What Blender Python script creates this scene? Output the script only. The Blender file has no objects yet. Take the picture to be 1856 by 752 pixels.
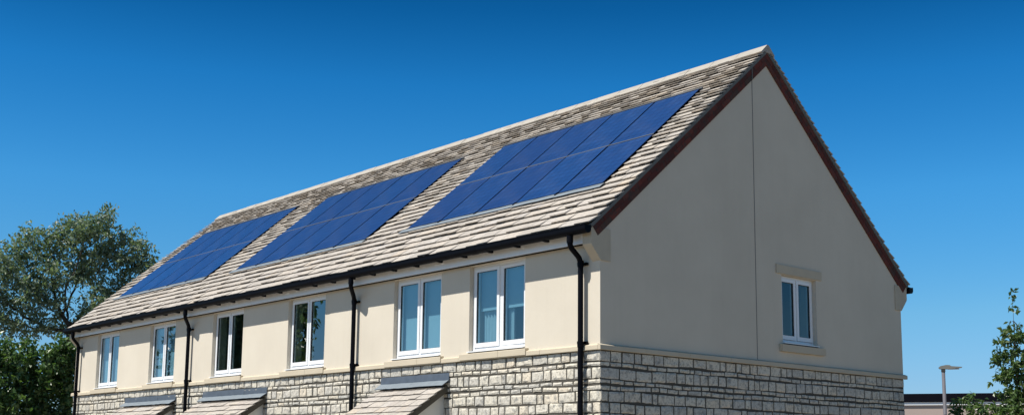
import bpy, math, random
import numpy as np
from mathutils import Vector, Matrix

random.seed(7)
RNG = np.random.default_rng(11)
SC = bpy.context.scene
COL = SC.collection
R = math.radians

# ------------------------------------------------------------------ helpers
def tag(o, label=None, cat=None, group=None, kind=None):
    if label: o['label'] = label
    if cat: o['category'] = cat
    if group: o['group'] = group
    if kind: o['kind'] = kind
    return o

def empty(name, loc=(0, 0, 0), rot=(0, 0, 0), parent=None):
    o = bpy.data.objects.new(name, None)
    COL.objects.link(o)
    o.location = loc
    o.rotation_euler = rot
    o.empty_display_size = 0.3
    if parent: o.parent = parent
    return o

class MB:
    """collects faces, links them as one mesh object"""
    def __init__(s):
        s.v = []; s.f = []; s.m = []; s.r = []; s.uv = []; s.cur = 0; s.rnd = 0.5
    def face(s, pts, mi=None, rnd=None, uv=None):
        i = len(s.v)
        s.v += [tuple(p) for p in pts]
        s.f.append(tuple(range(i, i + len(pts))))
        s.m.append(s.cur if mi is None else mi)
        s.r.append(s.rnd if rnd is None else rnd)
        s.uv.append(uv if uv else [(0, 0)] * len(pts))
    def grid(s, rows, mi=None, rnd=None):
        """rows: list of equal-length rows of points, shared vertices"""
        n = len(rows[0]); b = len(s.v)
        for r in rows: s.v += [tuple(p) for p in r]
        for j in range(len(rows) - 1):
            for i in range(n - 1):
                a = b + j * n + i
                s.f.append((a, a + 1, a + n + 1, a + n))
                s.m.append(s.cur if mi is None else mi)
                s.r.append(s.rnd if rnd is None else rnd)
                s.uv.append([(0, 0)] * 4)
    def box(s, x0, x1, y0, y1, z0, z1, T=None, mi=None, rnd=None):
        P = [Vector((x, y, z)) for z in (z0, z1) for y in (y0, y1) for x in (x0, x1)]
        if T: P = [T @ p for p in P]
        for q in ((0, 2, 3, 1), (4, 5, 7, 6), (0, 1, 5, 4), (2, 6, 7, 3), (0, 4, 6, 2), (1, 3, 7, 5)):
            s.face([P[k] for k in q], mi, rnd)
    def prism(s, poly, d0, d1, axis, mi=None, rnd=None):
        """poly: list of 2D points in the two other axes (in xyz order), extruded along axis"""
        def mk(p, d):
            q = list(p); q.insert(axis, d); return tuple(q)
        A = [mk(p, d0) for p in poly]; B = [mk(p, d1) for p in poly]
        s.face(A[::-1], mi, rnd); s.face(B, mi, rnd)
        n = len(poly)
        for i in range(n):
            j = (i + 1) % n
            s.face([A[i], A[j], B[j], B[i]], mi, rnd)
    def tube(s, pts, rads, n=10, cap=True, mi=None):
        pts = [Vector(p) for p in pts]
        if not hasattr(rads, '__len__'): rads = [rads] * len(pts)
        b = len(s.v); up = None
        for k, p in enumerate(pts):
            t = (pts[min(k + 1, len(pts) - 1)] - pts[max(k - 1, 0)]).normalized()
            if up is None:
                up = t.orthogonal().normalized()
            up = (up - t * up.dot(t))
            up = up.normalized() if up.length > 1e-6 else t.orthogonal().normalized()
            w = t.cross(up)
            for i in range(n):
                a = 2 * math.pi * i / n
                s.v.append(tuple(p + (up * math.cos(a) + w * math.sin(a)) * rads[k]))
        for k in range(len(pts) - 1):
            for i in range(n):
                j = (i + 1) % n
                s.f.append((b + k * n + i, b + k * n + j, b + (k + 1) * n + j, b + (k + 1) * n + i))
                s.m.append(s.cur if mi is None else mi); s.r.append(s.rnd); s.uv.append([(0, 0)] * 4)
        if cap:
            for base, rev in ((b, True), (b + (len(pts) - 1) * n, False)):
                q = [base + i for i in range(n)]
                s.f.append(tuple(q[::-1] if rev else q))
                s.m.append(s.cur if mi is None else mi); s.r.append(s.rnd); s.uv.append([(0, 0)] * n)
    def build(s, name, mats, parent=None, smooth=False, bevel=0, loc=None, rot=None, uv=False, weld=False):
        me = bpy.data.meshes.new(name)
        me.from_pydata(s.v, [], s.f)
        if not isinstance(mats, (list, tuple)): mats = [mats]
        for m in mats: me.materials.append(m)
        me.polygons.foreach_set('material_index', s.m)
        at = me.attributes.new('rnd', 'FLOAT', 'FACE')
        at.data.foreach_set('value', s.r)
        if uv:
            l = me.uv_layers.new(name='UVMap')
            l.data.foreach_set('uv', [c for f in s.uv for p in f for c in p])
        if smooth: me.polygons.foreach_set('use_smooth', [True] * len(s.f))
        if weld:
            import bmesh
            bm = bmesh.new(); bm.from_mesh(me)
            bmesh.ops.remove_doubles(bm, verts=bm.verts, dist=1e-4)
            bm.to_mesh(me); bm.free()
        me.update()
        o = bpy.data.objects.new(name, me)
        COL.objects.link(o)
        if parent: o.parent = parent
        if loc is not None: o.location = loc
        if rot is not None: o.rotation_euler = rot
        if bevel:
            md = o.modifiers.new('bevel', 'BEVEL'); md.width = bevel; md.segments = 2
            md.limit_method = 'ANGLE'; md.angle_limit = R(40)
        return o

def copy_tree(o, parent=None):
    c = o.copy(); COL.objects.link(c)
    if parent is not None: c.parent = parent
    for ch in list(o.children): copy_tree(ch, c)
    return c

# ------------------------------------------------------------------ materials
def new_mat(name):
    m = bpy.data.materials.new(name); m.use_nodes = True
    nt = m.node_tree; nt.nodes.clear()
    out = nt.nodes.new('ShaderNodeOutputMaterial')
    return m, nt, out
def nd(nt, t, **kw):
    n = nt.nodes.new(t)
    for k, v in kw.items():
        if k in n.inputs: n.inputs[k].default_value = v
        else: setattr(n, k, v)
    return n
def lk(nt, a, b): nt.links.new(a, b)
def noise(nt, co, scale, detail=4, rough=0.55):
    n = nd(nt, 'ShaderNodeTexNoise'); n.inputs['Scale'].default_value = scale
    n.inputs['Detail'].default_value = detail; n.inputs['Roughness'].default_value = rough
    lk(nt, co, n.inputs['Vector']); return n.outputs['Fac']
def ramp(nt, fac, stops, interp='LINEAR'):
    n = nd(nt, 'ShaderNodeValToRGB'); cr = n.color_ramp; cr.interpolation = interp
    while len(cr.elements) < len(stops): cr.elements.new(0.5)
    for e, (p, c) in zip(cr.elements, stops):
        e.position = p; e.color = (c[0], c[1], c[2], 1)
    lk(nt, fac, n.inputs['Fac']); return n.outputs['Color']
def mix(nt, fac, a, b, mode='MIX'):
    n = nd(nt, 'ShaderNodeMix'); n.data_type = 'RGBA'; n.blend_type = mode
    for s, val in ((n.inputs[0], fac), (n.inputs[6], a), (n.inputs[7], b)):
        if hasattr(val, 'is_linked') or hasattr(val, 'links'): lk(nt, val, s)
        elif isinstance(val, (int, float)): s.default_value = val
        else: s.default_value = (val[0], val[1], val[2], 1)
    return n.outputs[2]
def bump(nt, h, strength, dist=0.01):
    n = nd(nt, 'ShaderNodeBump'); n.inputs['Strength'].default_value = strength
    n.inputs['Distance'].default_value = dist; lk(nt, h, n.inputs['Height']); return n.outputs['Normal']
def coords(nt): return nd(nt, 'ShaderNodeTexCoord').outputs['Object']
def attr(nt, name='rnd'):
    n = nd(nt, 'ShaderNodeAttribute'); n.attribute_name = name; return n.outputs['Fac']
def bsdf(nt, out, color, rough=0.8, normal=None, spec=0.3, **kw):
    b = nd(nt, 'ShaderNodeBsdfPrincipled')
    if hasattr(color, 'links'): lk(nt, color, b.inputs['Base Color'])
    else: b.inputs['Base Color'].default_value = (*color, 1)
    if hasattr(rough, 'links'): lk(nt, rough, b.inputs['Roughness'])
    else: b.inputs['Roughness'].default_value = rough
    b.inputs['Specular IOR Level'].default_value = spec
    for k, v in kw.items(): b.inputs[k].default_value = v
    if normal is not None: lk(nt, normal, b.inputs['Normal'])
    lk(nt, b.outputs[0], out.inputs[0]); return b

def simple(name, color, rough=0.6, spec=0.4, var=0.12, vscale=6, bs=0.0, bscale=60, **kw):
    m, nt, out = new_mat(name); co = coords(nt)
    c = mix(nt, noise(nt, co, vscale), [x * (1 - var) for x in color], [min(1, x * (1 + var)) for x in color])
    n = bump(nt, noise(nt, co, bscale, 3), bs) if bs else None
    bsdf(nt, out, c, rough, n, spec, **kw); return m

def mat_render():
    m, nt, out = new_mat('cream_render'); co = coords(nt)
    big = noise(nt, co, 0.9, 5, 0.6)
    c = ramp(nt, big, [(0.3, (0.625, 0.566, 0.468)), (0.7, (0.690, 0.628, 0.522))])
    # rain streaks: noise stretched vertically
    mp = nd(nt, 'ShaderNodeMapping'); mp.inputs['Scale'].default_value = (9, 9, 0.45)
    lk(nt, co, mp.inputs['Vector'])
    st = noise(nt, mp.outputs[0], 1.0, 4, 0.6)
    c = mix(nt, ramp(nt, st, [(0.5, (0, 0, 0)), (0.85, (0.10, 0.10, 0.10))]), c, (0.47, 0.41, 0.32))
    grain = noise(nt, co, 240, 3, 0.7)
    c = mix(nt, ramp(nt, grain, [(0.3, (0.13,) * 3), (0.6, (0, 0, 0))]), c, (0.36, 0.31, 0.24))
    bsdf(nt, out, c, 0.92, bump(nt, mix(nt, 0.5, grain, noise(nt, co, 14, 3, .5)), 0.45, 0.006), 0.15); return m

def mat_stone(name='coursed_stone', tint=(1, 1, 1)):
    m, nt, out = new_mat(name); co = coords(nt); r = attr(nt)
    T = lambda c: tuple(a * b for a, b in zip(c, tint))
    c = ramp(nt, r, [(0.0, T((0.40, 0.39, 0.37))), (0.25, T((0.46, 0.44, 0.405))), (0.5, T((0.52, 0.49, 0.435))),
                     (0.75, T((0.49, 0.465, 0.415))), (0.9, T((0.53, 0.475, 0.40))), (1.0, T((0.42, 0.42, 0.41)))])
    n1 = noise(nt, co, 13, 5, 0.7)
    c = mix(nt, ramp(nt, n1, [(0.52, (0, 0, 0)), (0.64, (0.8, 0.8, 0.8))]), c, T((0.17, 0.175, 0.18)))
    n2 = noise(nt, co, 34, 5, 0.75)
    c = mix(nt, ramp(nt, n2, [(0.38, (0.6,) * 3), (0.52, (0, 0, 0))]), c, T((0.19, 0.175, 0.15)))
    n3 = noise(nt, co, 38, 4, 0.7)
    bsdf(nt, out, c, 0.95, bump(nt, n3, 0.55, 0.007), 0.1); return m

def mat_slate():
    m, nt, out = new_mat('stone_slate'); co = coords(nt); r = attr(nt)
    c = ramp(nt, r, [(0.0, (0.43, 0.395, 0.355)), (0.2, (0.475, 0.435, 0.39)), (0.45, (0.51, 0.465, 0.41)), (0.65, (0.535, 0.48, 0.415)),
                     (0.8, (0.49, 0.46, 0.43)), (0.93, (0.54, 0.465, 0.38)), (1.0, (0.44, 0.40, 0.37))])
    n1 = noise(nt, co, 24, 6, 0.75)
    c = mix(nt, ramp(nt, n1, [(0.46, (0, 0, 0)), (0.66, (0.65,) * 3)]), c, (0.25, 0.235, 0.22))
    n4 = noise(nt, co, 1.3, 4, 0.6)
    c = mix(nt, ramp(nt, n4, [(0.45, (0, 0, 0)), (0.75, (0.35,) * 3)]), c, (0.33, 0.30, 0.265))
    n2 = noise(nt, co, 70, 4, 0.7)
    c = mix(nt, ramp(nt, n2, [(0.33, (0.35,) * 3), (0.55, (0, 0, 0))]), c, (0.2, 0.18, 0.16))
    bsdf(nt, out, c, 0.9, bump(nt, n2, 0.5, 0.006), 0.15); return m

def mat_panel():
    m, nt, out = new_mat('solar_cells')
    uv = nd(nt, 'ShaderNodeUVMap').outputs[0]
    br = nd(nt, 'ShaderNodeTexBrick'); br.offset = 0.0; br.squash = 1.0
    br.inputs['Scale'].default_value = 1.0
    br.inputs['Brick Width'].default_value = 0.1405; br.inputs['Row Height'].default_value = 0.1305
    br.inputs['Mortar Size'].default_value = 0.006; br.inputs['Mortar Smooth'].default_value = 0.2
    br.inputs['Color1'].default_value = (0.011, 0.055, 0.190, 1); br.inputs['Color2'].default_value = (0.016, 0.068, 0.225, 1)
    br.inputs['Mortar'].default_value = (0.005, 0.022, 0.10, 1)
    lk(nt, uv, br.inputs['Vector'])
    oi = nd(nt, 'ShaderNodeObjectInfo')
    c = mix(nt, ramp(nt, oi.outputs['Random'], [(0, (0.0,) * 3), (1, (0.42,) * 3)]), br.outputs['Color'], (0.016, 0.036, 0.135))
    # thin bus bars across the cells
    wv = nd(nt, 'ShaderNodeTexWave'); wv.bands_direction = 'Y'; wv.inputs['Scale'].default_value = 7.3
    lk(nt, uv, wv.inputs['Vector'])
    c = mix(nt, ramp(nt, wv.outputs['Fac'], [(0.9, (0, 0, 0)), (1.0, (0.2,) * 3)]), c, (0.06, 0.13, 0.34))
    dust = noise(nt, coords(nt), 2.2, 5, 0.6)
    c = mix(nt, ramp(nt, dust, [(0.45, (0, 0, 0)), (0.8, (0.10,) * 3)]), c, (0.25, 0.25, 0.25))
    b = bsdf(nt, out, c, 0.35, None, 0.3)
    b.inputs['Coat Weight'].default_value = 0.6; b.inputs['Coat Roughness'].default_value = 0.06
    return m

def mat_glass(name, tint, ior=0.12):
    m, nt, out = new_mat(name); co = coords(nt)
    nb = bump(nt, noise(nt, co, 3.0, 1, 0.4), 0.06, 0.01)
    lw = nd(nt, 'ShaderNodeLayerWeight'); lw.inputs['Blend'].default_value = 0.5
    pw = nd(nt, 'ShaderNodeMath'); pw.operation = 'POWER'; lk(nt, lw.outputs['Facing'], pw.inputs[0]); pw.inputs[1].default_value = 3.0
    fr = nd(nt, 'ShaderNodeMath'); fr.operation = 'MULTIPLY_ADD'; lk(nt, pw.outputs[0], fr.inputs[0]); fr.inputs[1].default_value = 0.8; fr.inputs[2].default_value = ior
    tr = nd(nt, 'ShaderNodeBsdfTransparent'); tr.inputs[0].default_value = (*tint, 1)
    gl = nd(nt, 'ShaderNodeBsdfGlossy'); gl.inputs['Color'].default_value = (0.95, 0.97, 1, 1); gl.inputs['Roughness'].default_value = 0.01
    lk(nt, nb, gl.inputs['Normal'])
    mx = nd(nt, 'ShaderNodeMixShader')
    lk(nt, fr.outputs[0], mx.inputs[0]); lk(nt, tr.outputs[0], mx.inputs[1]); lk(nt, gl.outputs[0], mx.inputs[2])
    lk(nt, mx.outputs[0], out.inputs[0]); return m

def mat_leaf(name, dark, mid, light, trans=0.3, rough=0.45):
    m, nt, out = new_mat(name); r = attr(nt)
    c = ramp(nt, r, [(0.0, dark), (0.5, mid), (0.85, light), (1.0, tuple(x * 1.25 for x in light))])
    b = nd(nt, 'ShaderNodeBsdfPrincipled'); lk(nt, c, b.inputs['Base Color'])
    b.inputs['Roughness'].default_value = rough; b.inputs['Specular IOR Level'].default_value = 0.5
    t = nd(nt, 'ShaderNodeBsdfTranslucent')
    lk(nt, mix(nt, 1.0, c, (1.3, 1.5, 0.6), 'MULTIPLY'), t.inputs[0])
    mx = nd(nt, 'ShaderNodeMixShader'); mx.inputs[0].default_value = trans
    lk(nt, b.outputs[0], mx.inputs[1]); lk(nt, t.outputs[0], mx.inputs[2])
    lk(nt, mx.outputs[0], out.inputs[0]); return m

def mat_brick_verge():
    m, nt, out = new_mat('dark_red_brick'); co = coords(nt); r = attr(nt)
    c = ramp(nt, r, [(0, (0.085, 0.032, 0.028)), (0.4, (0.125, 0.036, 0.030)), (0.75, (0.165, 0.046, 0.036)), (1, (0.085, 0.055, 0.045))])
    n1 = noise(nt, co, 14, 4, 0.6)
    c = mix(nt, ramp(nt, n1, [(0.45, (0, 0, 0)), (0.65, (0.75,) * 3)]), c, (0.06, 0.05, 0.045))
    bsdf(nt, out, c, 0.9, bump(nt, noise(nt, co, 60), 0.5, 0.006), 0.15); return m

def mat_ground():
    m, nt, out = new_mat('gravel_paving'); co = coords(nt)
    c = ramp(nt, noise(nt, co, 0.25, 6, 0.6), [(0.3, (0.185, 0.155, 0.115)), (0.7, (0.26, 0.215, 0.16))])
    g = noise(nt, co, 40, 4, 0.7)
    c = mix(nt, ramp(nt, g, [(0.35, (0.4,) * 3), (0.6, (0, 0, 0))]), c, (0.17, 0.155, 0.13))
    bsdf(nt, out, c, 0.95, bump(nt, g, 0.5, 0.01), 0.1); return m

M_RENDER = mat_render()
M_STONE = mat_stone(tint=(1.34, 1.32, 1.25))
M_MORTAR = simple('lime_mortar', (0.095, 0.088, 0.075), 0.95, 0.1, 0.25, 12, 0.6, 70)
M_DRESSED = simple('dressed_stone', (0.56, 0.49, 0.375), 0.9, 0.15, 0.10, 4, 0.3, 90)
M_KNEELER = simple('kneeler_stone', (0.52, 0.46, 0.36), 0.9, 0.15, 0.14, 5, 0.4, 70)
M_SLATE = mat_slate()
M_RIDGE = simple('ridge_stone', (0.40, 0.37, 0.325), 0.9, 0.15, 0.22, 5, 0.4, 60)
M_UNDERCLOAK = simple('grey_undercloak', (0.155, 0.165, 0.16), 0.9, 0.15, 0.2, 7, 0.4, 60)
M_BRICK = mat_brick_verge()
M_UPVC = simple('white_upvc', (0.80, 0.81, 0.82), 0.32, 0.5, 0.02, 3)
M_BLACK = simple('black_plastic', (0.004, 0.0045, 0.007), 0.45, 0.06, 0.3, 5)
M_GASKET = simple('black_gasket', (0.012, 0.012, 0.013), 0.7, 0.2, 0.2, 8)
M_LEAD = simple('lead_sheet', (0.115, 0.135, 0.165), 0.42, 0.5, 0.28, 9, 0.25, 25, Metallic=0.25)
M_LEAD_PALE = simple('pale_lead', (0.20, 0.235, 0.265), 0.5, 0.4, 0.2, 9, 0.2, 25)  # paler lead tone for porch aprons and solar array flashings
M_ALU = simple('dull_aluminium', (0.20, 0.215, 0.23), 0.45, 0.5, 0.1, 9, Metallic=0.6)
M_PANEL = mat_panel()
M_GLASS = mat_glass('window_glass', (0.66, 0.84, 0.90), 0.13)
M_GLASS_CLEAR = mat_glass('clear_window_glass', (0.50, 0.66, 0.68), 0.15)
M_GLASS_DIM = mat_glass('gable_window_glass', (0.45, 0.60, 0.64), 0.035)
M_BLIND = simple('blind_fabric', (0.30, 0.40, 0.44), 0.8, 0.2, 0.04, 4)
M_CURTAIN = simple('curtain_cloth', (0.34, 0.42, 0.45), 0.9, 0.1, 0.1, 10)
M_INSIDE = simple('interior_plaster', (0.33, 0.33, 0.33), 0.9, 0.1, 0.05)
M_JOINT = simple('sealant', (0.22, 0.21, 0.20), 0.8, 0.2, 0.1)
M_PORCH_WHITE = simple('painted_white_board', (0.72, 0.72, 0.68), 0.5, 0.3, 0.05, 4)
M_TIMBER = simple('weathered_barge_board', (0.10, 0.088, 0.07), 0.8, 0.2, 0.3, 12, 0.3, 50)
M_GROUND = mat_ground()
M_PAVE = simple('paving_slabs', (0.36, 0.33, 0.28), 0.9, 0.15, 0.15, 3, 0.3, 40)
M_BARK = simple('grey_bark', (0.075, 0.062, 0.05), 0.95, 0.1, 0.35, 14, 0.8, 30)
M_BLDWALL = simple('pink_beige_render', (0.40, 0.33, 0.295), 0.9, 0.15, 0.06, 1.5, 0.2, 60)
M_BLDFASCIA = simple('black_roof_edge', (0.005, 0.005, 0.009), 0.7, 0.04, 0.2)
M_POLE = simple('galvanised_steel', (0.115, 0.112, 0.128), 0.6, 0.3, 0.12, 6)
M_HEAD = simple('lamp_housing', (0.17, 0.17, 0.155), 0.5, 0.4, 0.1)
M_LENS = simple('lamp_lens', (0.45, 0.46, 0.46), 0.2, 0.5, 0.05)
M_LEAF_AIRY = mat_leaf('grey_green_leaf', (0.095, 0.142, 0.096), (0.170, 0.228, 0.162), (0.265, 0.318, 0.238), 0.32, 0.42)
M_LEAF_DARK = mat_leaf('dark_green_leaf', (0.034, 0.076, 0.026), (0.078, 0.148, 0.050), (0.165, 0.240, 0.098), 0.28, 0.36)
M_LEAF_YOUNG = mat_leaf('fresh_green_leaf', (0.042, 0.085, 0.030), (0.088, 0.150, 0.050), (0.18, 0.235, 0.100), 0.34, 0.34)

# ------------------------------------------------------------------ dimensions (metres; near front corner of the house at the origin)
L, W = 16.67, 6.85
ZS = 3.29                        # top of the stone storey
E_OUT = 0.211                    # slate overhang beyond the wall
ZE, ZR = 4.822, 7.93             # roof surface height at eave and ridge
XV = 0.05                        # slate overhang beyond the gables
A = math.atan((ZR - ZE) / (W / 2 + E_OUT))
SL = (W / 2 + E_OUT) / math.cos(A)
REC = 0.07                       # recess of the window frames

house = tag(empty('terraced_house', (0, 0, 0)),
            'cream rendered terraced house with coursed stone ground storey and stone slate roof', 'house')

# ------------------------------------------------------------------ rendered upper walls
OPEN = [(-2.522, -1.372), (-4.307, -3.157), (-7.358, -6.208), (-10.066, -8.916), (-12.776, -11.626), (-15.466, -14.316)]
ZW0, ZW1 = 3.40, 4.598
def wall_sheet(mb, to3, u0, u1, z0, z1, holes, thick):
    us = sorted({u0, u1} | {h[0] for h in holes} | {h[1] for h in holes})
    zs = sorted({z0, z1} | {h[2] for h in holes} | {h[3] for h in holes})
    for i in range(len(us) - 1):
        for j in range(len(zs) - 1):
            um, zm = (us[i] + us[i + 1]) / 2, (zs[j] + zs[j + 1]) / 2
            if any(h[0] < um < h[1] and h[2] < zm < h[3] for h in holes): continue
            for d in (0, thick):
                mb.face([to3(us[i], zs[j], d), to3(us[i + 1], zs[j], d), to3(us[i + 1], zs[j + 1], d), to3(us[i], zs[j + 1], d)])
    for a, b, c, e in holes:
        for p, q in (((a, c), (b, c)), ((b, c), (b, e)), ((b, e), (a, e)), ((a, e), (a, c))):
            mb.face([to3(*p, 0), to3(*q, 0), to3(*q, thick), to3(*p, thick)])
    for p, q in (((u0, z0), (u1, z0)), ((u1, z0), (u1, z1)), ((u1, z1), (u0, z1)), ((u0, z1), (u0, z0))):
        mb.face([to3(*p, 0), to3(*q, 0), to3(*q, thick), to3(*p, thick)])
GW = (3.685, 4.53, 3.632, 4.622)          # gable window opening (y0, y1, z0, z1)
ZG = 4.78
mb = MB()
wall_sheet(mb, lambda u, z, d: (u, d, z), -L, 0, ZS, ZG, [(a, b, ZW0, ZW1) for a, b in OPEN], 0.28)
wall_sheet(mb, lambda u, z, d: (u, W - d, z), -L, 0, ZS, ZG, [], 0.28)
wall_sheet(mb, lambda u, z, d: (-d, u, z), 0.28, W - 0.28, ZS, ZG, [GW], 0.28)
wall_sheet(mb, lambda u, z, d: (-L + d, u, z), 0.28, W - 0.28, ZS, ZG, [], 0.28)
# corner strips and gable triangles, flush with the sheets
zc_ = lambda y: ZE + (min(y, W - y) + E_OUT) * math.tan(A) - 0.10
for x in (0.0, -L):
    for xx in (x, x - 0.28 if x == 0 else x + 0.28):
        mb.face([(xx, 0, ZG), (xx, W, ZG), (xx, W, zc_(W)), (xx, W / 2, zc_(W / 2)), (xx, 0, zc_(0))])
mb.build('rendered_wall', M_RENDER, house)

# ------------------------------------------------------------------ coursed stone storey
def stone_courses(top):
    hs = []; z = top; pat = ['T', 's', 'T', 's', 's', 'T', 'T', 's', 'T', 's', 's', 'T', 's', 'T', 'T', 's', 's']; k = 0
    while z > 0.12:
        h = 0.142 + random.uniform(-0.010, 0.012) if pat[k % len(pat)] == 'T' else 0.070 + random.uniform(-0.006, 0.008)
        hs.append((z - h, z)); z -= h; k += 1
    if z > 0.0: hs.append((0.0, z))
    return hs
COURSES = stone_courses(ZS)
def stone_face(mb, to3, u0, u1, solid0=False, solid1=False):
    """to3(u, z, out): point on the wall plane pushed OUT metres outwards"""
    for (za, zb) in COURSES:
        u = u0; h = zb - za
        first = True
        while u < u1 - 1e-4:
            w = random.uniform(0.12, 0.31) if h > 0.1 else random.uniform(0.14, 0.29)
            if random.random() < 0.12: w *= random.choice((0.6, 1.25))
            e = u + w
            if u1 - e < 0.12: e = u1
            last = e >= u1 - 1e-4
            g = 0.0088
            a = u + (0 if (first and solid0) else g * random.uniform(0.6, 1.3)); b = e - (0 if (last and solid1) else g * random.uniform(0.6, 1.3))
            c = za + g * random.uniform(0.5, 1.2); d = zb - g * random.uniform(0.5, 1.2)
            out = random.uniform(0.006, 0.014)
            ed = 0.005
            us = [a, a + ed, a + 0.024, (a + b) / 2 + random.uniform(-.02, .02), b - 0.024, b - ed, b]
            zs = [c, c + ed, c + min(0.026, h * .3), d - min(0.026, h * .3), d - ed, d] if h > 0.1 else [c, c + ed, (c + d) / 2, d - ed, d]
            nu, nz = len(us), len(zs)
            ph = random.uniform(0, 50)
            tilt = random.uniform(-0.006, 0.006)
            cut = [random.uniform(0.002, 0.032 if h > 0.1 else 0.016) * random.random() ** .5 for _ in range(4)]
            rows = []
            for j, z in enumerate(zs):
                row = []
                for i, uu in enumerate(us):
                    eu0 = i == 0 and not (first and solid0); eu1 = i == nu - 1 and not (last and solid1)
                    ez = j in (0, nz - 1)
                    ring2 = (i == 1 and not (first and solid0)) or (i == nu - 2 and not (last and solid1)) or j in (1, nz - 2)
                    if eu0 or eu1 or ez: o = -0.022
                    elif ring2: o = out - 0.003
                    else: o = out + 0.002 + random.uniform(-0.005, 0.006)
                    o += tilt * (i / (nu - 1) - .5)
                    du = random.uniform(-.0035, .0035) if 0 < i < nu - 1 else random.uniform(-.003, .003)
                    dz = random.uniform(-.0045, .0045) if h > 0.1 else random.uniform(-.0035, .0035)
                    # rounded corners
                    for q, (ci, cj) in enumerate(((0, 0), (nu - 1, 0), (nu - 1, nz - 1), (0, nz - 1))):
                        if abs(i - ci) + abs(j - cj) <= 1 and not ((ci == 0 and first and solid0) or (ci and last and solid1)):
                            k_ = cut[q] if abs(i - ci) + abs(j - cj) == 0 else cut[q] * 0.35
                            du += k_ * (1 if ci == 0 else -1); dz += k_ * (1 if cj == 0 else -1)
                    if (i == 0 and first and solid0) or (i == nu - 1 and last and solid1): du = 0; o = max(o, 0.010) if not ez else o; o = 0.010 if not ez else -0.004
                    row.append(to3(uu + du, z + dz + (0.006 * math.sin(uu * 2.3 + za * 31) + 0.004 * math.sin(uu * 6.1 + za * 77) if 0.05 < z < ZS - 0.03 else 0), o))
                rows.append(row)
            mb.grid(rows, 0, random.random())
            u = e; first = False
mb = MB()
CORNER = 0.010
stone_face(mb, lambda u, z, o: (u, -o, z), -L, CORNER, False, True)
stone_face(mb, lambda u, z, o: (o, u, z), -CORNER, W, True, False)
# mortar bed behind the stones
mb.box(-L, -0.0005, 0.0005, W - 0.004, 0.0, ZS - 0.002, mi=1)
mb.build('stone_wall', [M_STONE, M_MORTAR], house)

# ------------------------------------------------------------------ string course (dressed stone, in lengths)
mb = MB()
def string_run(to3, u0, u1):
    u = u0
    while u < u1 - 1e-3:
        e = u + 0.86 + random.uniform(-.05, .05)
        if u1 - e < 0.4: e = u1
        a, b = u + 0.002, e - 0.002
        pr = [(0.0, 3.290), (0.046, 3.290), (0.048, 3.296), (0.047, 3.344), (0.042, 3.350), (0.0, 3.366)]
        P = [to3(a, z, o) for o, z in pr]; Q = [to3(b, z, o) for o, z in pr]
        r = random.random()
        for i in range(len(pr)):
            j = (i + 1) % len(pr); mb.face([P[i], P[j], Q[j], Q[i]], rnd=r)
        mb.face(P, rnd=r); mb.face(Q[::-1], rnd=r)
        u = e
string_run(lambda u, z, o: (u, -o, z), -L - 0.05, -0.0)
string_run(lambda u, z, o: (o, u, z), -0.048, W + 0.05)
string_run(lambda u, z, o: (-L - o, u, z), 0.0, W)
mb.build('string_course', M_DRESSED, house)

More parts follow.
